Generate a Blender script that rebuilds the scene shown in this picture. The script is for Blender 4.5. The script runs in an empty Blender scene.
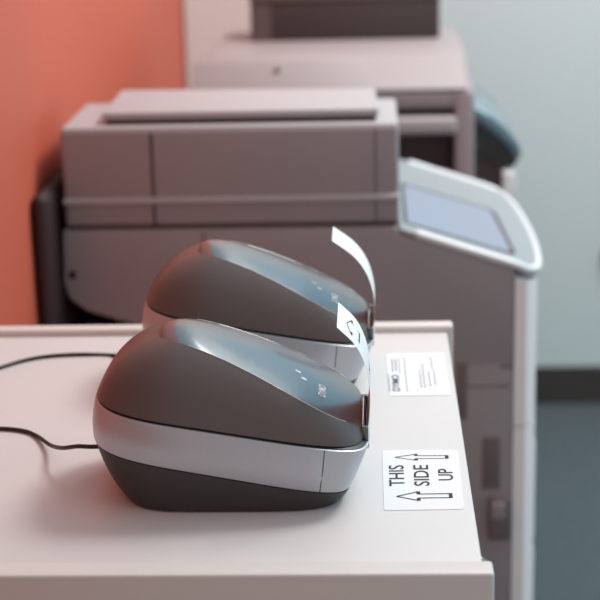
import bpy, bmesh, math, random
from mathutils import Vector, Matrix
random.seed(3)
SC = bpy.context.scene
COL = SC.collection
TZ = 0.80            # height of the cabinet top above the floor

# ---------------------------------------------------------------- materials
def srgb(r, g, b):
    def c(v):
        v /= 255.0
        return v / 12.92 if v <= 0.04045 else ((v + 0.055) / 1.055) ** 2.4
    return (c(r), c(g), c(b), 1.0)

def mat(name, rgb, rough=0.5, metal=0.0, ior=1.5, coat=0.0, noise=0.0, nscale=40.0, bump=0.0, bscale=600.0,
        emit=None, estr=0.0, spec=0.5):
    m = bpy.data.materials.new(name); m.use_nodes = True
    nt = m.node_tree; b = nt.nodes['Principled BSDF']
    col = srgb(*rgb)
    b.inputs['Base Color'].default_value = col
    b.inputs['Roughness'].default_value = rough
    b.inputs['Metallic'].default_value = metal
    b.inputs['IOR'].default_value = ior
    b.inputs['Specular IOR Level'].default_value = spec
    b.inputs['Coat Weight'].default_value = coat
    b.inputs['Coat Roughness'].default_value = 0.12
    tc = nt.nodes.new('ShaderNodeTexCoord')
    if noise > 0:
        n = nt.nodes.new('ShaderNodeTexNoise'); n.inputs['Scale'].default_value = nscale
        n.inputs['Detail'].default_value = 4
        r = nt.nodes.new('ShaderNodeMapRange')
        r.inputs['To Min'].default_value = 1 - noise; r.inputs['To Max'].default_value = 1 + noise
        v = nt.nodes.new('ShaderNodeMix'); v.data_type = 'RGBA'; v.blend_type = 'MULTIPLY'
        v.inputs['Factor'].default_value = 1.0
        v.inputs['A'].default_value = col
        nt.links.new(tc.outputs['Object'], n.inputs['Vector'])
        nt.links.new(n.outputs['Fac'], r.inputs['Value'])
        cb = nt.nodes.new('ShaderNodeCombineColor')
        for k in ('Red', 'Green', 'Blue'): nt.links.new(r.outputs['Result'], cb.inputs[k])
        nt.links.new(cb.outputs['Color'], v.inputs['B'])
        nt.links.new(v.outputs['Result'], b.inputs['Base Color'])
    if bump > 0:
        n2 = nt.nodes.new('ShaderNodeTexNoise'); n2.inputs['Scale'].default_value = bscale
        bp = nt.nodes.new('ShaderNodeBump'); bp.inputs['Strength'].default_value = bump
        bp.inputs['Distance'].default_value = 0.001
        nt.links.new(tc.outputs['Object'], n2.inputs['Vector'])
        nt.links.new(n2.outputs['Fac'], bp.inputs['Height'])
        nt.links.new(bp.outputs['Normal'], b.inputs['Normal'])
    if emit:
        b.inputs['Emission Color'].default_value = srgb(*emit); b.inputs['Emission Strength'].default_value = estr
    return m

M = {}
M['red'] = mat('red_paint', (194, 90, 66), 0.6, noise=0.03, nscale=2)
M['grey_wall'] = mat('pale_grey_paint', (198, 214, 216), 0.8, noise=0.015, nscale=2)
M['skirting'] = mat('dark_skirting', (58, 55, 53), 0.6, noise=0.03)
M['carpet'] = mat('blue_grey_carpet', (68, 80, 85), 0.95, noise=0.35, nscale=60, bump=0.6, bscale=900)
M['cab_top'] = mat('cream_laminate', (212, 206, 203), 0.42, noise=0.012, nscale=8)
M['cab_side'] = mat('cream_edge_laminate', (212, 203, 196), 0.45, noise=0.012, nscale=8)
M['cab_in'] = mat('cabinet_door_laminate', (205, 198, 192), 0.5, noise=0.01)
M['handle'] = mat('brushed_handle', (150, 150, 150), 0.3, 1.0, noise=0.02)
M['lid'] = mat('matte_charcoal_plastic', (92, 81, 78), 0.30, noise=0.02, nscale=200, bump=0.03, bscale=3000)
M['base'] = mat('black_matte_plastic', (56, 50, 50), 0.5, noise=0.03, nscale=200, bump=0.05, bscale=3000)
M['gloss'] = mat('glossy_smoked_plastic', (62, 60, 64), 0.30, ior=1.9, coat=0.6, noise=0.01)
M['silver'] = mat('satin_silver_plastic', (180, 182, 188), 0.34, 0.5, noise=0.015, nscale=300)
M['black'] = mat('black_rubber', (16, 14, 14), 0.5, noise=0.05)
M['chrome'] = mat('chrome_trim', (205, 208, 212), 0.12, 1.0, noise=0.01)
M['cable'] = mat('black_cable_sheath', (28, 22, 22), 0.45, noise=0.05)
M['paper'] = mat('white_label_paper', (232, 229, 229), 0.6, noise=0.008)
M['ink'] = mat('black_print', (18, 18, 20), 0.6, noise=0.02)
M['greyink'] = mat('faded_grey_print', (122, 122, 130), 0.6, noise=0.02)
M['midink'] = mat('dark_grey_print', (70, 70, 76), 0.6, noise=0.02)
M['icon'] = mat('white_icon_print', (235, 240, 245), 0.5, noise=0.01, emit=(235, 240, 245), estr=0.35)
M['mfp'] = mat('grey_copier_plastic', (150, 140, 142), 0.5, noise=0.02, nscale=30)
M['mfp_top'] = mat('beige_grey_copier_plastic', (172, 166, 167), 0.5, noise=0.02, nscale=30)
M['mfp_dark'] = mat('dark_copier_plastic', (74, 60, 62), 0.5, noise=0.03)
M['groove'] = mat('dark_seam', (62, 50, 50), 0.7, noise=0.03)
M['trim'] = mat('white_copier_trim', (246, 238, 237), 0.4, noise=0.01)
M['frame'] = mat('white_gloss_frame', (222, 226, 228), 0.3, noise=0.01)
M['screen'] = mat('pale_blue_screen', (132, 139, 154), 0.4, noise=0.02, emit=(176, 186, 208), estr=0.04)
M['teal'] = mat('teal_gloss_panel', (96, 128, 140), 0.15, noise=0.03, coat=0.5)  # reflection put into the base colour
M['screen_off'] = mat('dark_glass_screen', (22, 22, 26), 0.08, noise=0.02)
M['brown'] = mat('dark_brown_box', (62, 52, 52), 0.6, noise=0.04, nscale=20)
M['brown_lid'] = mat('brown_box_lid', (92, 80, 78), 0.6, noise=0.04, nscale=20)

gm = bpy.data.materials.new('window_glass'); gm.use_nodes = True
_n = gm.node_tree; _n.nodes.remove(_n.nodes['Principled BSDF'])
_t = _n.nodes.new('ShaderNodeBsdfTransparent'); _g = _n.nodes.new('ShaderNodeBsdfGlossy'); _g.inputs['Roughness'].default_value = 0.02
_f = _n.nodes.new('ShaderNodeFresnel'); _f.inputs['IOR'].default_value = 1.2; _m = _n.nodes.new('ShaderNodeMixShader')
_t.inputs['Color'].default_value = (0.94, 0.97, 0.98, 1)
_n.links.new(_f.outputs[0], _m.inputs[0]); _n.links.new(_t.outputs[0], _m.inputs[1]); _n.links.new(_g.outputs[0], _m.inputs[2])
_n.links.new(_m.outputs[0], _n.nodes['Material Output'].inputs['Surface'])
M['pane'] = gm
M['mfp_far'] = mat('warm_grey_copier_plastic', (156, 147, 147), 0.5, noise=0.02)
M['maroon'] = mat('dark_rear_plastic', (48, 24, 24), 0.7, noise=0.03)  # colour of the shade between copier and wall
M['door'] = mat('warm_white_door', (222, 214, 210), 0.7, noise=0.01)
M['edge'] = mat('bright_edge', (215, 208, 206), 0.3, 0.2, noise=0.01)  # highlight tone for the panel crease
M['soft_groove'] = mat('soft_seam', (112, 98, 99), 0.6, noise=0.02)
M['panel_grey'] = mat('pale_grey_panel', (142, 148, 150), 0.45, noise=0.01)

# ---------------------------------------------------------------- helpers
def setp(o, label=None, cat=None, group=None, kind=None):
    if label: o['label'] = label
    if cat: o['category'] = cat
    if group: o['group'] = group
    if kind: o['kind'] = kind
    return o

def empty(name, loc, label, cat, group=None):
    o = bpy.data.objects.new(name, None); COL.objects.link(o)
    o.empty_display_size = 0.05
    o.location = loc
    return setp(o, label, cat, group)

def link(name, me, m, parent=None, loc=(0, 0, 0), smooth=35):
    if isinstance(m, (list, tuple)):
        for k in m: me.materials.append(k)
    else:
        me.materials.append(m)
    if smooth:
        for p in me.polygons: p.use_smooth = True
        me.set_sharp_from_angle(angle=math.radians(smooth))
    o = bpy.data.objects.new(name, me); COL.objects.link(o)
    o.location = loc
    if parent: o.parent = parent
    return o

def from_bm(name, bm, m, parent=None, loc=(0, 0, 0), smooth=35):
    bmesh.ops.recalc_face_normals(bm, faces=bm.faces)
    me = bpy.data.meshes.new(name); bm.to_mesh(me); bm.free()
    return link(name, me, m, parent, loc, smooth)

def from_vf(name, v, f, m, parent=None, loc=(0, 0, 0), smooth=35, recalc=True):
    me = bpy.data.meshes.new(name); me.from_pydata([tuple(p) for p in v], [], f); me.update()
    if recalc:
        bm = bmesh.new(); bm.from_mesh(me); bmesh.ops.recalc_face_normals(bm, faces=bm.faces)
        bm.to_mesh(me); bm.free()
    return link(name, me, m, parent, loc, smooth)

def bm_box(bm, x0, x1, y0, y1, z0, z1, bev=0.0, seg=3):
    t = bmesh.new()
    bmesh.ops.create_cube(t, size=1)
    for v in t.verts:
        v.co = Vector(((x0 + x1) / 2 + v.co.x * (x1 - x0), (y0 + y1) / 2 + v.co.y * (y1 - y0), (z0 + z1) / 2 + v.co.z * (z1 - z0)))
    if bev > 0:
        bmesh.ops.bevel(t, geom=t.edges[:], offset=bev, segments=seg, profile=0.5, affect='EDGES')
    merge(bm, t)

def merge(bm, t):
    mp = {}
    for v in t.verts: mp[v] = bm.verts.new(v.co)
    for f in t.faces: bm.faces.new([mp[v] for v in f.verts])
    t.free()

def box(name, m, parent, b, bev=0.002, loc=(0, 0, 0), seg=3):
    bm = bmesh.new(); bm_box(bm, *b, bev=bev, seg=seg)
    return from_bm(name, bm, m, parent, loc)

def bm_prism(bm, pts, a0, a1, axis='y', bev=0.0, seg=3, zf=None):
    """polygon pts extruded along an axis: 'y' takes (x,z), 'z' takes (x,y), 'x' takes (y,z)."""
    t = bmesh.new()
    def mk(p, a):
        return {'y': (p[0], a, p[1]), 'z': (p[0], p[1], a), 'x': (a, p[0], p[1])}[axis]
    A = [t.verts.new(mk(p, a0)) for p in pts]; B = [t.verts.new(mk(p, a1)) for p in pts]
    n = len(pts)
    t.faces.new(A); t.faces.new(B[::-1])
    for i in range(n): t.faces.new((A[i], A[(i + 1) % n], B[(i + 1) % n], B[i]))
    bmesh.ops.recalc_face_normals(t, faces=t.faces)
    if bev > 0:
        bmesh.ops.bevel(t, geom=t.edges[:], offset=bev, segments=seg, profile=0.5, affect='EDGES', clamp_overlap=True)
    if zf:
        for v in t.verts: v.co.z += zf(v.co.x)
    merge(bm, t)

def prism(name, m, parent, pts, a0, a1, axis='y', bev=0.0, loc=(0, 0, 0), zf=None):
    bm = bmesh.new(); bm_prism(bm, pts, a0, a1, axis, bev, zf=zf)
    return from_bm(name, bm, m, parent, loc)

def catmull(P, k=8):
    P = [Vector(p) for p in P]
    Q = [P[0] * 2 - P[1]] + P + [P[-1] * 2 - P[-2]]
    out = []
    for i in range(1, len(Q) - 2):
        for j in range(k):
            t = j / k; a, b, c, d = Q[i - 1], Q[i], Q[i + 1], Q[i + 2]
            out.append(0.5 * ((2 * b) + (c - a) * t + (2 * a - 5 * b + 4 * c - d) * t * t + (3 * b - a - 3 * c + d) * t ** 3))
    out.append(P[-1]); return out

def tube(name, m, parent, P, r, loc=(0, 0, 0), seg=10, k=8):
    C = catmull(P, k); v = []; f = []
    up = Vector((0, 0, 1))
    for i, c in enumerate(C):
        d = (C[min(i + 1, len(C) - 1)] - C[max(i - 1, 0)]).normalized()
        s = d.cross(up)
        if s.length < 1e-4: s = Vector((1, 0, 0))
        s.normalize(); u = s.cross(d)
        for j in range(seg):
            a = 2 * math.pi * j / seg
            v.append(c + s * math.cos(a) * r + u * math.sin(a) * r)
    for i in range(len(C) - 1):
        for j in range(seg):
            f.append((i * seg + j, i * seg + (j + 1) % seg, (i + 1) * seg + (j + 1) % seg, (i + 1) * seg + j))
    f.append(tuple(range(seg))); f.append(tuple((len(C) - 1) * seg + j for j in range(seg)))
    return from_vf(name, v, f, m, parent, loc, 60)

def interp(T, x):
    if x <= T[0][0]: return T[0][1]
    for (a, b), (c, d) in zip(T, T[1:]):
        if x <= c:
            t = (x - a) / (c - a); return b + (d - b) * t
    return T[-1][1]

def text_mesh(s, bold=0.0):
    """triangulated glyph outlines; returns verts normalised so cap height = 1 and x centred"""
    cu = bpy.data.curves.new('txt', 'FONT'); cu.body = s; cu.size = 1.0; cu.offset = bold
    cu.resolution_u = 4
    o = bpy.data.objects.new('txt', cu); COL.objects.link(o)
    dg = bpy.context.evaluated_depsgraph_get()
    me = bpy.data.meshes.new_from_object(o.evaluated_get(dg))
    V = [(v.co.x, v.co.y) for v in me.vertices]; F = [tuple(p.vertices) for p in me.polygons]
    bpy.data.objects.remove(o); bpy.data.curves.remove(cu); bpy.data.meshes.remove(me)
    x0 = min(v[0] for v in V); x1 = max(v[0] for v in V); y0 = min(v[1] for v in V); y1 = max(v[1] for v in V)
    return [((x - x0) / (x1 - x0), (y - y0) / (y1 - y0)) for x, y in V], F

# ---------------------------------------------------------------- the setting
XW, YB = -0.395, 3.5227
def plane_box(name, m, b):
    o = box(name, m, None, b, bev=0); setp(o, kind='structure'); return o
plane_box('floor', M['carpet'], (XW - 0.1, 3.2, -0.6, YB + 0.1, -0.1, 0.0))
plane_box('wall_left', M['red'], (XW - 0.1, XW, -0.6, YB + 0.1, 0.0, 2.6))
WX0, WX1, WZ0, WZ1 = 0.32, 2.6, TZ + 0.42, TZ + 1.45      # added, unseen window opening; makes the glossy printer tops reflect blue
bm = bmesh.new()
for b in ((XW, 3.2, YB, YB + 0.1, 0.0, WZ0), (XW, 3.2, YB, YB + 0.1, WZ1, 2.6), (XW, WX0, YB, YB + 0.1, WZ0, WZ1), (WX1, 3.2, YB, YB + 0.1, WZ0, WZ1)): bm_box(bm, *b)
setp(from_bm('wall_back', bm, M['grey_wall'], smooth=0), kind='structure')
added_win = box('window_1', M['frame'], None, (WX0, WX1, YB - 0.015, YB + 0.06, WZ0 - 0.03, WZ0), 0.003); setp(added_win, kind='structure')
bm = bmesh.new()
for b in ((WX0, WX1, YB + 0.02, YB + 0.06, WZ0, WZ0 + 0.035), (WX0, WX1, YB + 0.02, YB + 0.06, WZ1 - 0.035, WZ1), (WX0, WX0 + 0.035, YB + 0.02, YB + 0.06, WZ0, WZ1), (WX1 - 0.035, WX1, YB + 0.02, YB + 0.06, WZ0, WZ1), (1.2, 1.24, YB + 0.02, YB + 0.06, WZ0, WZ1)): bm_box(bm, *b)
from_bm('window_frame', bm, M['frame'], added_win)
box('pane', M['pane'], added_win, (WX0 + 0.03, WX1 - 0.03, YB + 0.038, YB + 0.042, WZ0 + 0.03, WZ1 - 0.03), 0)
plane_box('door_1', M['door'], (XW + 0.004, 0.02, YB - 0.03, YB - 0.0005, 0.0, 2.05))
plane_box('baseboard_back', M['skirting'], (0.021, 3.2, YB - 0.012, YB, 0.0, 0.0846))

# ---------------------------------------------------------------- cabinet
cx, cy = -0.15, 1.21
cab = empty('storage_cabinet', (0, 0, 0), 'cream laminate cabinet with raised end panels carrying the two small label printers', 'cabinet')
XR = 0.0715
XL = XW + 0.006
box('top_panel', M['cab_top'], cab, (XL, 0.066, 0.9575, 1.463, TZ - 0.019, TZ), 0.0015)
for (a, b) in ((0.9375, 0.9575), (1.463, 1.481)):
    box('end_panel', M['cab_side'], cab, (XL, XR, a, b, 0.06, TZ + 0.006), 0.0022)
box('plinth', M['cab_in'], cab, (XL + 0.02, 0.045, 0.95, 1.47, 0.0, 0.06), 0.001)
box('back_panel', M['cab_in'], cab, (XL, XL + 0.012, 0.9575, 1.463, 0.06, TZ - 0.019), 0.0)
box('bottom_panel', M['cab_in'], cab, (XL + 0.012, 0.045, 0.9575, 1.463, 0.06, 0.078), 0.0)
for (a, b, hy) in ((0.959, 1.209, 1.19), (1.2115, 1.4615, 1.23)):
    d = box('door', M['cab_in'], cab, (0.047, 0.065, a, b, 0.063, TZ - 0.021), 0.0015)
    tube('handle', M['handle'], d, [(0.064, hy, 0.55), (0.083, hy, 0.552), (0.085, hy, 0.57), (0.085, hy, 0.66), (0.083, hy, 0.678), (0.064, hy, 0.68)], 0.004)

# ---------------------------------------------------------------- stickers on the cabinet top
def sticker(name, corners, label, r=0.0025):
    """corners: far-left, far-right, near-right, near-left on the top; returns root and a map (u 0..1 left>right, v 0..1 far>near)"""
    FL, FR, NR, NL = [Vector((c[0], c[1], 0)) for c in corners]
    c0 = (FL + FR + NR + NL) / 4
    root = empty(name, (c0.x, c0.y, TZ), label, 'sticker')
    def mp(u, v, z=0.0):
        p = (FL * (1 - u) + FR * u) * (1 - v) + (NL * (1 - u) + NR * u) * v - c0
        return Vector((p.x, p.y, z))
    W = (FR - FL).length; L = (NL - FL).length
    pts = []
    for (cu, cv, a0) in ((1, 1, 0), (0, 1, 90), (0, 0, 180), (1, 0, 270)):
        for k in range(7):
            a = math.radians(a0 + 15 * k)
            u = (cu * W + (-r if cu else r) + r * math.cos(a)) / W
            v = (cv * L + (-r if cv else r) + r * math.sin(a)) / L
            pts.append((u, v))
    n = len(pts)
    V = [mp(u, v, 0.0) for u, v in pts] + [mp(u, v, 0.0004) for u, v in pts]
    F = [tuple(range(n)), tuple(range(n, 2 * n))] + [(i, (i + 1) % n, n + (i + 1) % n, n + i) for i in range(n)]
    from_vf('paper', V, F, M['paper'], root)
    return root, mp

def put_text(name, s, m, root, mp, u0, u1, v0, v1, z=0.0006, bold=0.0):
    """text reads from near (v1) to far (v0); letter tops point to u0"""
    V, F = text_mesh(s, bold)
    P = [mp(u1 + (u0 - u1) * y, v1 + (v0 - v1) * x, z) for x, y in V]
    return from_vf(name, P, F, m, root, smooth=0, recalc=False)

def strip_poly(V, F, a, b, w, mp, asp, z):
    """thin printed line from a to b in (u,v) with width w in u units; asp = length/width of the sheet"""
    dx, dy = b[0] - a[0], (b[1] - a[1]) * asp
    l = math.hypot(dx, dy); nx, ny = -dy / l * w / 2, dx / l * w / 2 / asp
    n = len(V)
    V += [mp(a[0] + nx, a[1] + ny, z), mp(b[0] + nx, b[1] + ny, z), mp(b[0] - nx, b[1] - ny, z), mp(a[0] - nx, a[1] - ny, z)]
    F.append((n, n + 1, n + 2, n + 3))

def arrow(root, mp, vc, hv, sv, asp, kb=1.0, z=0.0006, ut=0.165, uh=0.43, ue=0.87, lw=0.013, wt=(1, 1)):
    V, F = [], []
    L = lambda a, b, w=lw: strip_poly(V, F, a, b, w, mp, asp, z)
    L((ut, vc), (uh, vc - hv), lw * wt[0]); L((ut, vc), (uh, vc + hv), lw * wt[0])
    L((uh, vc - sv), (ue, vc - sv), lw * wt[1]); L((uh, vc + sv), (ue, vc + sv), lw * wt[1])
    for s in (-1, 1):
        n = len(V)
        V += [mp(uh - 0.012 * kb, vc + s * sv, z), mp(uh + 0.035 * kb, vc + s * sv, z), mp(uh + 0.035 * kb, vc + s * (hv + 0.006), z), mp(uh - 0.012 * kb, vc + s * (hv + 0.006), z)]
        F.append((n, n + 1, n + 2, n + 3))
    n = len(V)
    V += [mp(ue - 0.045 * kb, vc - sv - 0.004, z), mp(ue + 0.002, vc - sv - 0.004, z), mp(ue + 0.002, vc + sv + 0.004, z), mp(ue - 0.045 * kb, vc + sv + 0.004, z)]
    F.append((n, n + 1, n + 2, n + 3))
    return from_vf('arrow', V, F, M['ink'], root, smooth=0, recalc=False)

s1, mp1 = sticker('shipping_sticker', [(0.0042, 1.1635), (0.0603, 1.1635), (0.0592, 1.0515), (0.0046, 1.0500)],
                  'white sticker printed THIS SIDE UP with two arrows, nearer one on the cabinet top')
put_text('lettering', 'THIS', M['ink'], s1, mp1, 0.075, 0.275, 0.275, 0.625, bold=0.008)
put_text('lettering', 'SIDE', M['ink'], s1, mp1, 0.395, 0.595, 0.275, 0.625, bold=0.008)
put_text('lettering', 'UP', M['ink'], s1, mp1, 0.715, 0.905, 0.345, 0.54, bold=0.008)
arrow(s1, mp1, 0.135, 0.052, 0.026, 2.0, lw=0.017)
arrow(s1, mp1, 0.79, 0.068, 0.032, 2.0, lw=0.023)

s2, mp2 = sticker('address_sticker', [(0.0093, 1.3990), (0.0600, 1.4000), (0.0610, 1.2870), (0.0112, 1.2860)],
                  'white sticker with small grey print lines, lying near the back edge of the cabinet top')
put_text('lettering', 'DYMO', M['midink'], s2, mp2, 0.055, 0.185, 0.53, 0.90, bold=0.02)
V, F = [], []
for (u, a, b, w) in ((0.09, 0.14, 0.46, .02), (0.15, 0.14, 0.44, .02), (0.205, 0.1, 0.5, .012)):
    strip_poly(V, F, (u, a), (u, b), w, mp2, 2.2, 0.0006)
strip_poly(V, F, (0.30, 0.08), (0.30, 0.92), 0.012, mp2, 2.2, 0.0006)
strip_poly(V, F, (0.01, 0.5), (0.01, 0.9), 0.012, mp2, 2.2, 0.0006)
from_vf('faint_print', V, F, M['greyink'], s2, smooth=0, recalc=False)
V, F = [], []
for (u, a, b) in ((0.54, 0.50, 0.84), (0.54, 0.40, 0.47), (0.60, 0.28, 0.84), (0.69, 0.46, 0.82), (0.76, 0.10, 0.40), (0.78, 0.42, 0.80)):
    k = a
    while k < b:
        e = min(b, k + random.uniform(0.03, 0.07)); strip_poly(V, F, (u, k), (u, e), 0.02, mp2, 2.2, 0.0006); k = e + 0.02
from_vf('address_lines', V, F, M['greyink'], s2, smooth=0, recalc=False)

# ---------------------------------------------------------------- label printer
N = 128
def ring(xb, xf, hw, nb, nf, zf, G=None):
    """closed plan outline; local coordinates, +x is the front"""
    c, a = (xb + xf) / 2, (xf - xb) / 2
    out = []
    for i in range(N):
        t = 2 * math.pi * i / N
        ct, st = math.cos(t), math.sin(t)
        k = 0.5 + 0.5 * ct; n = nb + (nf - nb) * k
        x = c + a * math.copysign(abs(ct) ** (2 / n), ct)
        h = G(x) if G else hw
        y = h * math.copysign(abs(st) ** (2 / n), st)
        out.append(Vector((x, y, zf(x))))
    return out
OX = -0.100
def zC(x): return 0.0418 - 0.162 * (x + OX) - 0.0012 * max(0, (x + 0.02) / 0.1)
def zB(x): return 0.0075 - 0.19 * (x + OX)
PT = [(-0.165, .1095), (-.1520, .1130), (-.1400, .1132), (-.1250, .1103), (-.0992, .1005), (-.0820, .0928), (-.0650, .0838), (-.0379, .0694), (-.0212, .0597), (-.010, .0530)]
GT = [(-0.160, .027), (-.1447, .030), (-.1200, .0345), (-.0992, .0385), (-.0650, .0470), (-.0379, .0520), (-.0212, .0535), (-.010, .0520)]
def smooth_table(T):
    def f(x):
        s = w = 0
        for k in range(-16, 17):
            q = math.exp(-(k / 8.0) ** 2); s += q * interp(T, x + OX + k * 0.0012); w += q
        return s / w
    return f
zP = smooth_table(PT); gP = smooth_table(GT)
def inset(R, d, dz=0.0):
    out = []
    for i in range(N):
        t = (R[(i + 1) % N] - R[i - 1]); t.z = 0
        if t.length < 1e-9: t = Vector((0, 1, 0))
        t.normalize(); nrm = Vector((t.y, -t.x, 0))
        out.append(R[i] - nrm * d + Vector((0, 0, dz)))
    return out
def bez(A, K, B, t): return A * (1 - t) ** 2 + K * 2 * t * (1 - t) + B * t * t
def loft(rings, cap0=False, cap1=False):
    V = [p for R in rings for p in R]; F = []
    for r in range(len(rings) - 1):
        for i in range(N):
            j = (i + 1) % N
            F.append((r * N + i, r * N + j, (r + 1) * N + j, (r + 1) * N + i))
    if cap0: F.append(tuple(reversed(range(N))))
    if cap1: F.append(tuple((len(rings) - 1) * N + i for i in range(N)))
    return V, F

rA = ring(-0.0765, 0.0750, 0.0620, 3.6, 5.4, lambda x: 0.0012)
rB = ring(-0.0985, 0.0830, 0.0668, 3.5, 5.6, zB)
rC = ring(-0.0955, 0.0955, 0.0668, 3.5, 5.4, zC)
rL = ring(-0.0947, 0.0915, 0.0660, 3.5, 5.0, lambda x: zC(x) + 0.0016)
rD = ring(-0.0500, 0.0895, 0.05, 4.5, 4.4, zP, G=gP)

def panel_z(x, y):
    g = gP(x); c = 0.0030 + 0.0030 * (lambda q: q * q * (3 - 2 * q))(max(0.0, min(1.0, (0.02 - x) / 0.07))); return zP(x) + c * max(0.0, 1 - (y / g) ** 2)

def build_printer(root):
    # feet
    for (fx, fy) in ((-0.045, -0.04), (-0.045, 0.04), (0.05, -0.04), (0.05, 0.04)):
        bm = bmesh.new(); bmesh.ops.create_cone(bm, cap_ends=True, segments=20, radius1=0.006, radius2=0.006, depth=0.0016)
        for v in bm.verts: v.co += Vector((fx, fy, 0.0008))
        from_bm('foot', bm, M['black'], root)
    # base
    bB = inset(rB, 0.0007, -0.0006)
    rr = [inset(rA, 0.002, -0.0006), rA]
    for k in range(1, 13):
        t = k / 12; R = []
        for a, b in zip(rA, bB):
            K = a.lerp(b, 0.66); K.z = a.z + (b.z - a.z) * 0.34
            R.append(bez(a, K, b, t))
        rr.append(R)
    rr.append(inset(rB, 0.004, 0.0))
    V, F = loft(rr, True, True)
    from_vf('base', V, F, M['base'], root, smooth=40)
    # band
    bandr = [inset(rB, 0.004, 0.0006), inset(rB, 0.0008, 0.0)]
    bandr.append([p + Vector((0, 0, 0.0006)) for p in rB])
    for k in range(1, 10):
        t = k / 10
        R = []
        for b, c in zip(rB, rC):
            p = b.lerp(c, t); o = Vector((p.x, p.y, 0)).normalized(); R.append(p + o * 0.0016 * math.sin(math.pi * t) * (0.3 if p.x > 0.06 else 1))
        bandr.append(R)
    bandr += [[p + Vector((0, 0, -0.0005)) for p in rC], inset(rC, 0.0006, 0.0), inset(rC, 0.0022, 0.0), inset(rC, 0.0030, -0.004)]
    V, F = loft(bandr)
    band = from_vf('silver_band', V, F, M['silver'], root, smooth=40)
    # seam in the band, both flanks
    for s in (-1, 1):
        V, F = [], []
        def flank(t):
            tgt = 0.065 + (0.061 - 0.065) * (1 - t)
            best = None
            for i in range(N):
                j = (i + 1) % N
                for (b1, c1, b2, c2) in ((rB[i], rC[i], rB[j], rC[j]),):
                    p = b1.lerp(c1, t); q = b2.lerp(c2, t)
                    if p.y * s > 0 and (p.x - tgt) * (q.x - tgt) <= 0 and abs(p.x - q.x) > 1e-7:
                        k = (tgt - p.x) / (q.x - p.x); return p.lerp(q, k)
            return Vector((tgt, s * 0.064, 0.03))
        pts = []
        for k in range(0, 11):
            t = 0.02 + 0.96 * k / 10; p = flank(t)
            o = Vector((p.x, p.y, 0)).normalized(); pts.append(p + o * 0.0016 * math.sin(math.pi * t) * (0.3 if p.x > 0.06 else 1) + Vector((0, s * 0.0002, 0)))
        n = len(V)
        for p in pts: V += [p + Vector((-0.0003, 0, 0)), p + Vector((0.0003, 0, 0))]
        for k in range(10): F.append((n + 2 * k, n + 2 * k + 1, n + 2 * k + 3, n + 2 * k + 2))
        from_vf('seam', V, F, M['black'], band, smooth=0)
    # gasket: dark joint between band and lid
    V, F = loft([inset(rC, 0.0016, -0.004), inset(rC, 0.0016, 0.0004), inset(rL, 0.0025, 0.001), inset(rL, 0.006, 0.002)], False, True)
    from_vf('gasket', V, F, M['black'], root)
    # lid
    lr = [inset(rL, 0.003, 0.0), inset(rL, 0.0006, 0.0)]
    for k in range(0, 19):
        t = k / 18; R = []
        for a, d in zip(rL, rD):
            K = a.lerp(d, 0.30); K.z = a.z + (d.z - a.z) * (0.72 + 0.06 * max(0, -a.x / 0.1))
            R.append(bez(a + Vector((0, 0, 0.0004)), K, d, t))
        lr.append(R)
    V, F = loft(lr)
    lid = from_vf('lid', V, F, M['lid'], root, smooth=60)
    # glossy top panel
    bm = bmesh.new(); cols = []
    for i in range(0, N // 2 + 1):
        a, b = rD[i], rD[(N - i) % N]; h = abs(a.y); col = []
        for k in range(21):
            v = -math.cos(math.pi * k / 20) if h > 1e-6 else 0.0
            x = a.x; g = gP(x); c = 0.0030 + 0.0030 * (lambda q: q * q * (3 - 2 * q))(max(0.0, min(1.0, (0.02 - x) / 0.07)))
            z = a.z + c * (h / g) ** 0.8 * (1 - v * v) if h > 1e-6 else a.z
            col.append(bm.verts.new((x, -h * v, z)))
        cols.append(col)
    for A, B in zip(cols, cols[1:]):
        for k in range(20): bm.faces.new((A[k], A[k + 1], B[k + 1], B[k]))
    bmesh.ops.remove_doubles(bm, verts=bm.verts, dist=1e-6)
    pan = from_bm('top_panel', bm, M['gloss'], root, smooth=60)
    for s in (-1, 1):
        E = [p + Vector((0, 0, 0.0001)) for p in rD if p.y * s > 0 and -0.030 < p.x < 0.080]
        E.sort(key=lambda p: p.x); tube('edge_trim', M['edge'], pan, E, 0.00028, seg=6, k=2)  # pale tube draws the highlight along the panel crease
    # marks printed on the panel
    def onp(x, y, dz=0.0004): return Vector((x, y, panel_z(x, y) + dz))
    V, F = text_mesh('DYMO', 0.012)
    P = [onp(0.0652 - 0.0052 * b, -0.0270 + 0.020 * a, 0.0008) for a, b in V]
    from_vf('brand_mark', P, F, M['icon'], pan, smooth=0, recalc=False)
    def arc(V, F, cx_, cy_, r, a0, a1, w):
        n = len(V); k = 12
        for i in range(k + 1):
            a = math.radians(a0 + (a1 - a0) * i / k)
            for q in (r - w / 2, r + w / 2): V.append(onp(cx_ + q * math.cos(a), cy_ + q * math.sin(a)))
        for i in range(k): F.append((n + 2 * i, n + 2 * i + 1, n + 2 * i + 3, n + 2 * i + 2))
    V, F = [], []
    arc(V, F, 0.0462, -0.0020, 0.0008, 0, 360, 0.0010); arc(V, F, 0.0470, -0.0020, 0.0030, 140, 220, 0.0005)
    from_vf('wireless_icon', V, F, M['icon'], pan, smooth=0, recalc=False)
    V, F = [], []
    arc(V, F, 0.0500, -0.0110, 0.0017, 0, 360, 0.0006); arc(V, F, 0.0500, -0.0110, 0.0006, 0, 360, 0.0009)
    from_vf('power_icon', V, F, M['icon'], pan, smooth=0, recalc=False)
    # label exit at the front
    ex = box('label_exit', M['black'], root, (0.0870, 0.0930, -0.034, 0.034, 0.034, 0.0500), 0.0015)
    box('exit_lip', M['chrome'], ex, (0.0925, 0.0950, -0.036, 0.036, 0.0360, 0.0400), 0.0008)
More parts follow.
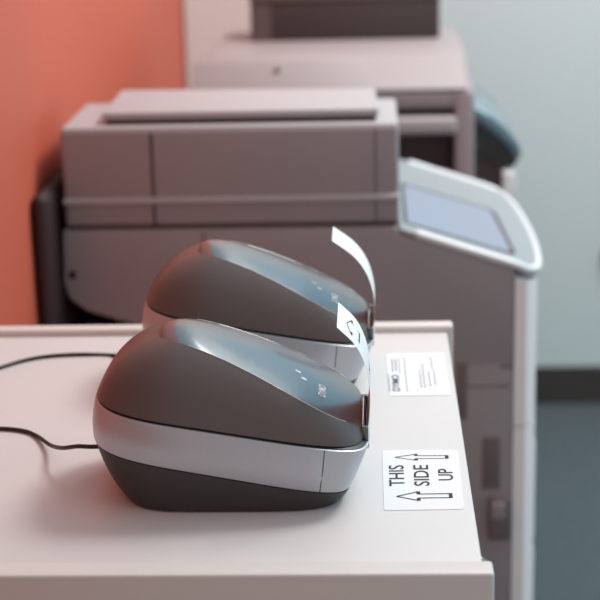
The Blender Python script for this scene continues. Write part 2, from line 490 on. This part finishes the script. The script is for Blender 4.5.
    box('cutter_bar', M['chrome'], ex, (0.0898, 0.0918, -0.033, 0.033, 0.0460, 0.0515), 0.0008)
    for y in (-0.035, 0.031):
        box('side_guide', M['gloss'], ex, (0.0895, 0.0945, y, y + 0.004, 0.0400, 0.0515), 0.0008)
    # rear power socket
    box('power_socket', M['black'], root, (-0.0945, -0.088, -0.006, 0.006, 0.021, 0.030), 0.001)

p1 = empty('label_printer', (-0.100, 1.110, TZ), 'charcoal and silver desktop label printer standing nearest the camera, in front of its twin', 'label printer', 'label printers on the cabinet')
build_printer(p1)

def copy_tree(o, parent=None):
    c = o.copy(); COL.objects.link(c)
    if parent: c.parent = parent; c.matrix_parent_inverse = o.matrix_parent_inverse
    for ch in list(o.children): copy_tree(ch, c)
    return c
DY, DX = 0.235, 0.004
p2 = copy_tree(p1); p2.location = (-0.100 + DX, 1.110 + DY, TZ)
p2['label'] = 'farther charcoal and silver label printer, behind the nearest one, close to the cabinet back edge'

# printed label strips curling out of the printers (each a thing of its own)
def curl(name, pts, yw, label, loc, ink=True, skew=0.0):
    root = empty(name, loc, label, 'paper label', 'printed labels coming out of the printers')
    C = catmull([(a, 0, b) for a, b in pts], 10)
    L = [0]
    for a, b in zip(C, C[1:]): L.append(L[-1] + (b - a).length)
    def at(u, v, off):     # u 0 top end .. 1 exit ; v 0 far .. 1 near
        s = (1 - u) * L[-1]
        i = 0
        while i < len(L) - 2 and L[i + 1] < s: i += 1
        t = (s - L[i]) / (L[i + 1] - L[i]); p = C[i].lerp(C[i + 1], t)
        d = (C[i + 1] - C[i]).normalized(); nrm = Vector((d.z, 0, -d.x))
        q = p + nrm * off; return Vector((q.x, yw * (0.5 - v) + skew * (1 - u), q.z))
    K = 40; V, F = [], []
    for i in range(K + 1):
        for v in (0, 1):
            V.append(at(i / K, v, 0.0)); V.append(at(i / K, v, -0.0002))
    for i in range(K):
        a = 4 * i
        F += [(a, a + 4, a + 6, a + 2), (a + 1, a + 3, a + 7, a + 5), (a, a + 1, a + 5, a + 4), (a + 2, a + 6, a + 7, a + 3)]
    F += [(0, 2, 3, 1), (4 * K, 4 * K + 1, 4 * K + 3, 4 * K + 2)]
    from_vf('paper', V, F, M['paper'], root, smooth=60)
    def m3(u, v, z): return at(u, v, z)
    if ink:
        asp = yw / L[-1]
        arrow(root, m3, 0.53, 0.27, 0.17, asp, kb=0.3, z=0.0003, ut=0.10, uh=0.155, ue=0.27, lw=0.008)
        put_text('lettering', 'THIS', M['midink'], root, m3, 0.52, 0.60, 0.30, 0.66, z=0.0003)
    return root
CU = [(0.0935, 0.044), (0.0955, 0.060), (0.0958, 0.078), (0.0930, 0.095), (0.0860, 0.110), (0.0740, 0.1225)]
curl('paper_label', CU, 0.062, 'white printed label curling up out of the nearest printer, black arrow on it', (-0.100, 1.110, TZ))
curl('paper_label', [(0.0935, 0.044), (0.0960, 0.060), (0.0950, 0.077), (0.0895, 0.095), (0.0790, 0.110), (0.0615, 0.1235)], 0.050,
     'white blank-looking label curling up out of the farther printer', (-0.100 + DX, 1.110 + DY, TZ), ink=False)

# cables
def cable(pts, loc, label):
    c = tube('power_cable', M['cable'], None, [(a - loc[0], b - loc[1], z) for a, b, z in pts], 0.0016, loc=(loc[0], loc[1], TZ))
    setp(c, label, 'cable', 'power cables')
cable([(-0.198, 1.110, 0.0255), (-0.206, 1.111, 0.0250), (-0.216, 1.116, 0.0235), (-0.230, 1.130, 0.0170), (-0.246, 1.165, 0.0060), (-0.262, 1.195, 0.0020), (-0.276, 1.2080, 0.0018), (-0.300, 1.213, 0.0018), (-0.34, 1.205, 0.0018), (-0.380, 1.18, 0.0018)],
      (-0.28, 1.2), 'thin black power cable lying on the cabinet top, running left from the nearest printer')
cable([(-0.195, 1.345, 0.0255), (-0.203, 1.346, 0.0240), (-0.213, 1.360, 0.012), (-0.232, 1.398, 0.0018), (-0.262, 1.402, 0.0018), (-0.290, 1.398, 0.0018), (-0.311, 1.386, 0.0018), (-0.330, 1.364, 0.0018), (-0.355, 1.335, 0.0018), (-0.375, 1.31, 0.0018)],
      (-0.28, 1.39), 'thin black power cable running left from the farther printer, near the cabinet back edge')

# ---------------------------------------------------------------- big copier behind the cabinet
Y0, Y1 = 1.90, 2.335
def cz(p): return [(a, b + TZ) for a, b in p]
cop = empty('office_copier', (-0.1, 2.1, 0), 'large grey and white office copier with a tilted touch screen, right behind the cabinet', 'copier')
def L(b): return (b[0] + 0.1, b[1] + 0.1, b[2] - 2.1, b[3] - 2.1, b[4], b[5])
def Lp(P): return [(a + 0.1, b) for a, b in P]
def cprism(name, m, pts, a0, a1, bev=0.0, parent=None):
    return prism(name, m, parent or cop, Lp(cz(pts)), a0 - 2.1, a1 - 2.1, 'y', bev)
SL = -0.3373
def zpan(x): return TZ - 0.0059 + SL * (x - 0.0306)
body = cprism('body', M['mfp'], [(-0.3690, -0.0035), (-0.3715, -0.068), (-0.3665, -0.0870), (-0.347, -0.1030), (-0.304, -0.1170), (-0.270, -0.1280), (-0.270, -0.18), (0.1655, -0.18), (0.1655, -0.0583), (0.028, -0.0118), (0.028, -0.0035)], Y0, Y1, 0.0035)
# side face continues down to the foot
box('lower_body', M['mfp'], cop, L((-0.322, 0.1655, Y0, Y1, 0.05, TZ - 0.1805)), 0.003)
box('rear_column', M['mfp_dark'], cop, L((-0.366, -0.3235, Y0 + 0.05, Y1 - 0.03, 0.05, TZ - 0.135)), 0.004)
box('rear_cover', M['maroon'], cop, L((XW + 0.001, -0.3735, 1.845, 2.30, 0.05, TZ + 0.050)), 0.010)  # added dark block, stands in for the copier's shadow on the wall
box('socket', M['black'], body, L((-0.3640, -0.3560, Y0 - 0.0015, Y0 + 0.002, TZ - 0.063, TZ - 0.053)), 0.001)
box('seam', M['groove'], body, L((-0.202, -0.2005, Y0 - 0.0006, Y0 + 0.001, TZ - 0.14, TZ - 0.008)), 0.0)
for (cx_, cy_) in ((-0.27, Y0 + 0.06), (-0.27, Y1 - 0.06), (0.12, Y0 + 0.06), (0.12, Y1 - 0.06)):
    bm = bmesh.new(); bmesh.ops.create_cone(bm, cap_ends=True, segments=24, radius1=0.025, radius2=0.025, depth=0.03)
    for v in bm.verts: v.co = Vector((v.co.x, v.co.z, v.co.y)) + Vector((cx_ + 0.1, cy_ - 2.1, 0.025))
    from_bm('caster', bm, M['black'], cop)
# cover recess lines, vents and latch on the side face
def sidebox(name, m, x0, x1, z0, z1, d=0.001, parent=None, bev=0.0):
    return box(name, m, parent or cop, L((x0, x1, Y0 - d, Y0 + 0.004, TZ + z0, TZ + z1)), bev)
cov = sidebox('side_cover', M['mfp'], 0.045, 0.1500, -0.60, -0.176, 0.0012, bev=0.0009)
sidebox('seam', M['soft_groove'], 0.0960, 0.1100, -0.245, -0.1735, 0.0018, parent=cov, bev=0.0005)
sidebox('seam', M['soft_groove'], 0.1100, 0.1600, -0.2035, -0.2015, 0.0016, parent=cov)
sidebox('vent', M['soft_groove'], 0.1290, 0.1500, -0.335, -0.268, 0.0030, parent=cov, bev=0.001)
lt = sidebox('latch', M['soft_groove'], 0.1370, 0.1640, -0.400, -0.345, 0.010, bev=0.003)
sidebox('latch_grip', M['mfp'], 0.1390, 0.1560, -0.372, -0.350, 0.013, parent=lt, bev=0.002)
# scanner unit
sc_top = 0.1165
scan = box('scanner_unit', M['mfp'], cop, L((-0.3650, 0.0300, Y0, 2.085, TZ + 0.0005, TZ + sc_top)), 0.0060)
box('upper_cover', M['mfp_top'], scan, L((-0.3640, 0.0290, Y0 + 0.002, 2.083, TZ + sc_top - 0.006, TZ + sc_top + 0.002)), 0.0035)
sidebox('ledge', M['mfp_top'], -0.3655, 0.0300, 0.0280, 0.0355, 0.0050, parent=scan, bev=0.0020)
sidebox('seam', M['groove'], -0.2595, -0.2565, 0.002, 0.112, 0.0010, parent=scan)
sidebox('seam', M['groove'], 0.0020, 0.0033, 0.002, 0.112, 0.0006, parent=scan)
box('glass_gap', M['groove'], cop, L((-0.3620, 0.0270, Y0 + 0.003, 2.08, TZ - 0.008, TZ + 0.0030)), 0.0)
box('scanner_deck', M['mfp'], cop, L((-0.3655, 0.0250, 2.087, Y1 - 0.01, TZ - 0.008, TZ + 0.060)), 0.005)
# feeder cover
prism('feeder_gap', M['groove'], cop, [(a + 0.1, b - 2.1) for a, b in ((-0.3125, 1.9220), (0.0040, 1.9220), (-0.001, 2.07), (-0.3060, 2.07))], TZ + sc_top + 0.001, TZ + 0.1260, 'z')
fc = prism('feeder_cover', M['mfp_top'], cop, [(a + 0.1, b - 2.1) for a, b in ((-0.3170, 1.9180), (0.0070, 1.9180), (0.0035, 2.075), (-0.3190, 2.095))], TZ + 0.1245, TZ + 0.1330, 'z', 0.0018)
# control panel: frame, bezel, screen
def outline(off):
    P = [(0.0300, 1.9 + off)]
    E = [(0.1655, 1.9005), (0.1800, 1.903), (0.1920, 1.915), (0.1975, 1.935), (0.2030, 1.985), (0.2062, 2.060), (0.2050, 2.145), (0.2000, 2.235), (0.1925, 2.295), (0.1800, 2.330), (0.1650, 2.335)]
    P += [(x - off * 0.9, y + (off if y < 1.93 else (-off if y > 2.28 else 0))) for x, y in E]
    P += [(0.0300, 2.335 - off)]
    return P
def pan_prism(name, m, pts, z0, z1, bev=0.0, parent=None):
    return prism(name, m, parent or cop, [(a + 0.1, b - 2.1) for a, b in pts], z0, z1, 'z', bev, zf=lambda x: zpan(x - 0.1))
cp = pan_prism('control_panel', M['panel_grey'], outline(0.0), -0.0065, 0.0, 0.0025)
RP = [(0.050, 1.903), (0.1100, 1.903), (0.1640, 1.9045), (0.1800, 1.908), (0.1900, 1.920), (0.1955, 1.940), (0.2000, 1.985), (0.2030, 2.060), (0.2020, 2.145), (0.1970, 2.235), (0.1900, 2.292), (0.1790, 2.325), (0.1640, 2.331), (0.10, 2.331), (0.050, 2.331)]
tube('white_rail', M['frame'], cp, [(a + 0.1, b - 2.1, zpan(a) - (0.0035 if a > 0.17 else 0.0015)) for a, b in RP], 0.0052)
scr = [(0.0400, 1.9400), (0.1600, 1.9500), (0.1655, 1.962), (0.1560, 2.150), (0.1500, 2.165), (0.0400, 2.155)]
pan_prism('bezel', M['groove'], [(0.036, 1.935), (0.1655, 1.945), (0.1715, 1.960), (0.1620, 2.160), (0.1530, 2.176), (0.036, 2.166)], -0.002, 0.0006, 0.0, cp)
s_ = pan_prism('touch_screen', M['screen'], scr, -0.001, 0.0012, 0.0, cp)
# pale front trim, follows the outline of the panel
def trimpts():
    E = [(0.1660, 1.9002), (0.1800, 1.9020), (0.1900, 1.913), (0.1950, 1.935), (0.1975, 1.985), (0.1985, 2.060), (0.1975, 2.145), (0.1940, 2.235), (0.1870, 2.295), (0.1770, 2.328), (0.1660, 2.334)]
    return [(a + 0.1, b - 2.1) for a, b in E]
bm = bmesh.new(); bm_prism(bm, trimpts(), TZ - 0.2545, TZ - 0.064, 'z', 0.0)
for v in bm.verts:
    if v.co.z > TZ - 0.1: v.co.z = zpan(v.co.x - 0.1) - 0.0165
from_bm('front_trim', bm, M['trim'], cop)
bm = bmesh.new(); bm_prism(bm, trimpts(), 0.05, TZ - 0.2565, 'z', 0.0)
from_bm('front_trim', bm, M['trim'], cop)
for k in range(3):
    d = box('paper_drawer', M['trim'], cop, L((0.1900, 0.1990, 1.96, 2.28, 0.08 + k * 0.145, 0.215 + k * 0.145)), 0.003)
    box('handle', M['mfp_dark'], d, L((0.1985, 0.2000, 2.05, 2.19, 0.180 + k * 0.145, 0.200 + k * 0.145)), 0.001)

# ---------------------------------------------------------------- second copier, farther back
c2 = empty('office_copier', (-0.1, 2.8, 0), 'second grey office copier half hidden behind the big one, dark box standing on it', 'copier')
def B2(name, m, b, bev=0.003, parent=None):
    return box(name, m, parent or c2, (b[0] + 0.1, b[1] + 0.1, b[2] - 2.8, b[3] - 2.8, b[4] + TZ, b[5] + TZ), bev)
B2('body', M['mfp'], (-0.2750, 0.1310, 2.60, 3.05, -0.74, -0.085), 0.006)
B2('output_well', M['mfp_dark'], (-0.2600, 0.1240, 2.635, 3.03, -0.090, 0.012), 0.0)
B2('side_pillar', M['mfp'], (0.1290, 0.1600, 2.598, 3.05, -0.74, 0.045), 0.004)
B2('ledge', M['mfp_top'], (-0.2700, 0.1320, 2.590, 2.66, -0.022, 0.006), 0.006)
B2('scanner_unit', M['mfp'], (-0.2700, 0.1520, 2.60, 3.05, 0.018, 0.047), 0.005)
fd = prism('feeder_unit', M['mfp_far'], c2, [(a - 2.8, b + TZ) for a, b in ((2.598, 0.0475), (2.600, 0.052), (2.685, 0.0900), (2.71, 0.0930), (3.04, 0.0930), (3.04, 0.0475))], -0.165, 0.2500, 'x', 0.004)
prism('paper_tray', M['mfp_far'], c2, [(a - 2.8, b + TZ) for a, b in ((2.540, 0.030), (2.535, 0.038), (2.590, 0.0985), (2.596, 0.102), (2.5965, 0.030))], -0.178, 0.0920, 'x', 0.002)
bm = bmesh.new(); bmesh.ops.create_cone(bm, cap_ends=True, segments=20, radius1=0.005, radius2=0.005, depth=0.006)
for v in bm.verts: v.co = Vector((v.co.x, v.co.z, v.co.y)) + Vector((-0.1463 + 0.1, 2.577 - 2.8, TZ + 0.0880))
from_bm('tray_button', bm, M['mfp_top'], c2)
# its tilted panel: a curved glossy hood with its teal reflection painted in, dark glass and a white edge
def arcpts():
    return [(0.1620, -0.135), (0.2080, -0.135), (0.2110, -0.100), (0.2250, -0.072), (0.2300, -0.052), (0.2200, -0.030), (0.1950, -0.004), (0.1620, 0.016)]
hood = prism('panel_hood', M['teal'], c2, [(a + 0.1, b + TZ) for a, b in ((0.1605, 0.018), (0.1900, 0.002), (0.2140, -0.018), (0.2330, -0.044), (0.2360, -0.062), (0.2240, -0.058), (0.2050, -0.036), (0.1605, -0.002))], 2.61 - 2.8, 2.90 - 2.8, 'y', 0.003)
prism('panel_screen', M['screen_off'], c2, [(a + 0.1, b + TZ) for a, b in ((0.1605, -0.003), (0.2050, -0.038), (0.2240, -0.060), (0.2330, -0.064), (0.2240, -0.080), (0.2060, -0.078), (0.1605, -0.050))], 2.615 - 2.8, 2.89 - 2.8, 'y', 0.0)
prism('panel_arm', M['mfp_dark'], c2, [(a + 0.1, b + TZ) for a, b in ((0.1605, -0.04), (0.2050, -0.075), (0.2050, -0.150), (0.1605, -0.150))], 2.62 - 2.8, 2.88 - 2.8, 'y', 0.0)
prism('front_cover', M['frame'], c2, [(a + 0.1, b + TZ) for a, b in ((0.2055, -0.084), (0.2240, -0.086), (0.2270, -0.110), (0.2270, -0.740), (0.1605, -0.740), (0.1605, -0.152), (0.2055, -0.152))], 2.60 - 2.8, 3.00 - 2.8, 'y', 0.002)
for (cx_, cy_) in ((-0.22, 2.66), (-0.22, 2.98), (0.10, 2.66), (0.10, 2.98)):
    bm = bmesh.new(); bmesh.ops.create_cone(bm, cap_ends=True, segments=20, radius1=0.03, radius2=0.03, depth=0.03)
    for v in bm.verts: v.co = Vector((v.co.x, v.co.z, v.co.y)) + Vector((cx_ + 0.1, cy_ - 2.8, 0.03))
    from_bm('caster', bm, M['black'], c2)

# dark box on the second copier
dk = empty('storage_box', (-0.045, 2.94, TZ + 0.0933), 'dark brown box standing on top of the farther copier', 'box')
box('box_body', M['brown'], dk, (-0.1640, 0.1620, -0.0500, 0.06, 0.0, 0.066), 0.002)
box('box_lid', M['brown_lid'], dk, (-0.1660, 0.1640, -0.0520, 0.062, 0.0665, 0.078), 0.002)
box('side_strip', M['brown_lid'], dk, (-0.1600, -0.1290, -0.0512, -0.0495, 0.002, 0.064), 0.0)

# round fitting on the back wall at the right edge
bm = bmesh.new()
t = bmesh.new(); bmesh.ops.create_cone(t, cap_ends=True, segments=32, radius1=0.028, radius2=0.024, depth=0.018)
bmesh.ops.rotate(t, cent=(0, 0, 0), matrix=Matrix.Rotation(math.radians(90), 3, 'X'), verts=t.verts); merge(bm, t)
o = from_bm('wall_knob', bm, M['brown'], None, (0.523, YB - 0.0092, TZ - 0.462)); setp(o, 'small dark round knob on the pale grey back wall at the right edge', 'wall fitting')

# ---------------------------------------------------------------- light
def area(name, loc, target, size, power, color, size_y=None):
    l = bpy.data.lights.new(name, 'AREA'); l.energy = power; l.color = color; l.shape = 'RECTANGLE'
    l.size = size; l.size_y = size_y or size
    o = bpy.data.objects.new(name, l); COL.objects.link(o); o.location = loc
    o.rotation_euler = (Vector(target) - Vector(loc)).to_track_quat('-Z', 'Y').to_euler()
    return o
area('ceiling_light', (1.05, 2.15, 2.75), (-0.1, 1.7, 0.8), 0.6, 36, (1.0, 0.99, 0.965), 0.6)
area('rear_ceiling_light', (0.9, 2.7, 2.6), (0.9, 3.3, 0.6), 1.2, 34, (1.0, 0.99, 0.98), 0.8)
w = bpy.data.worlds.new('world'); SC.world = w; w.use_nodes = True
nt = w.node_tree; bg = nt.nodes['Background']
tc = nt.nodes.new('ShaderNodeTexCoord'); sx = nt.nodes.new('ShaderNodeSeparateXYZ'); cr = nt.nodes.new('ShaderNodeValToRGB')
mr = nt.nodes.new('ShaderNodeMapRange'); mr.inputs['From Min'].default_value = -1
nt.links.new(tc.outputs['Generated'], sx.inputs[0]); m1 = nt.nodes.new('ShaderNodeMath'); m1.operation = 'MULTIPLY'; m1.inputs[1].default_value = 0.55
m2 = nt.nodes.new('ShaderNodeMath'); m2.operation = 'MULTIPLY_ADD'; m2.inputs[1].default_value = 0.83
nt.links.new(sx.outputs['X'], m1.inputs[0]); nt.links.new(sx.outputs['Y'], m2.inputs[0]); nt.links.new(m1.outputs[0], m2.inputs[2])
nt.links.new(m2.outputs[0], mr.inputs['Value']); nt.links.new(mr.outputs['Result'], cr.inputs[0])
cr.color_ramp.elements[0].position = 0.35; cr.color_ramp.elements[0].color = (0.54, 0.55, 0.55, 1)
cr.color_ramp.elements[1].position = 0.85; cr.color_ramp.elements[1].color = (0.50, 0.90, 1.12, 1)
nt.links.new(cr.outputs[0], bg.inputs['Color']); bg.inputs['Strength'].default_value = 1.0

# ---------------------------------------------------------------- camera
f, pi_, ya, ro = 1659.09, .277761, .046856, -.024766
cp_, sp_ = math.cos(pi_), math.sin(pi_)
Fv = Vector((-math.sin(ya) * cp_, math.cos(ya) * cp_, -sp_)); R0 = Vector((math.cos(ya), math.sin(ya), 0)); U0 = R0.cross(Fv)
R = R0 * math.cos(ro) + U0 * math.sin(ro); U = U0 * math.cos(ro) - R0 * math.sin(ro)
cam = bpy.data.cameras.new('camera'); co = bpy.data.objects.new('camera', cam); COL.objects.link(co)
co.matrix_world = Matrix(((R.x, U.x, -Fv.x, 0), (R.y, U.y, -Fv.y, 0), (R.z, U.z, -Fv.z, 0.45 + TZ), (0, 0, 0, 1)))
cam.sensor_width = 36; cam.lens = f / 600 * 36; cam.clip_start = 0.05
cam.dof.use_dof = True; cam.dof.focus_distance = 1.17; cam.dof.aperture_fstop = 8
SC.camera = co
SC.view_settings.view_transform = 'Standard'
SC.view_settings.exposure = 0.0
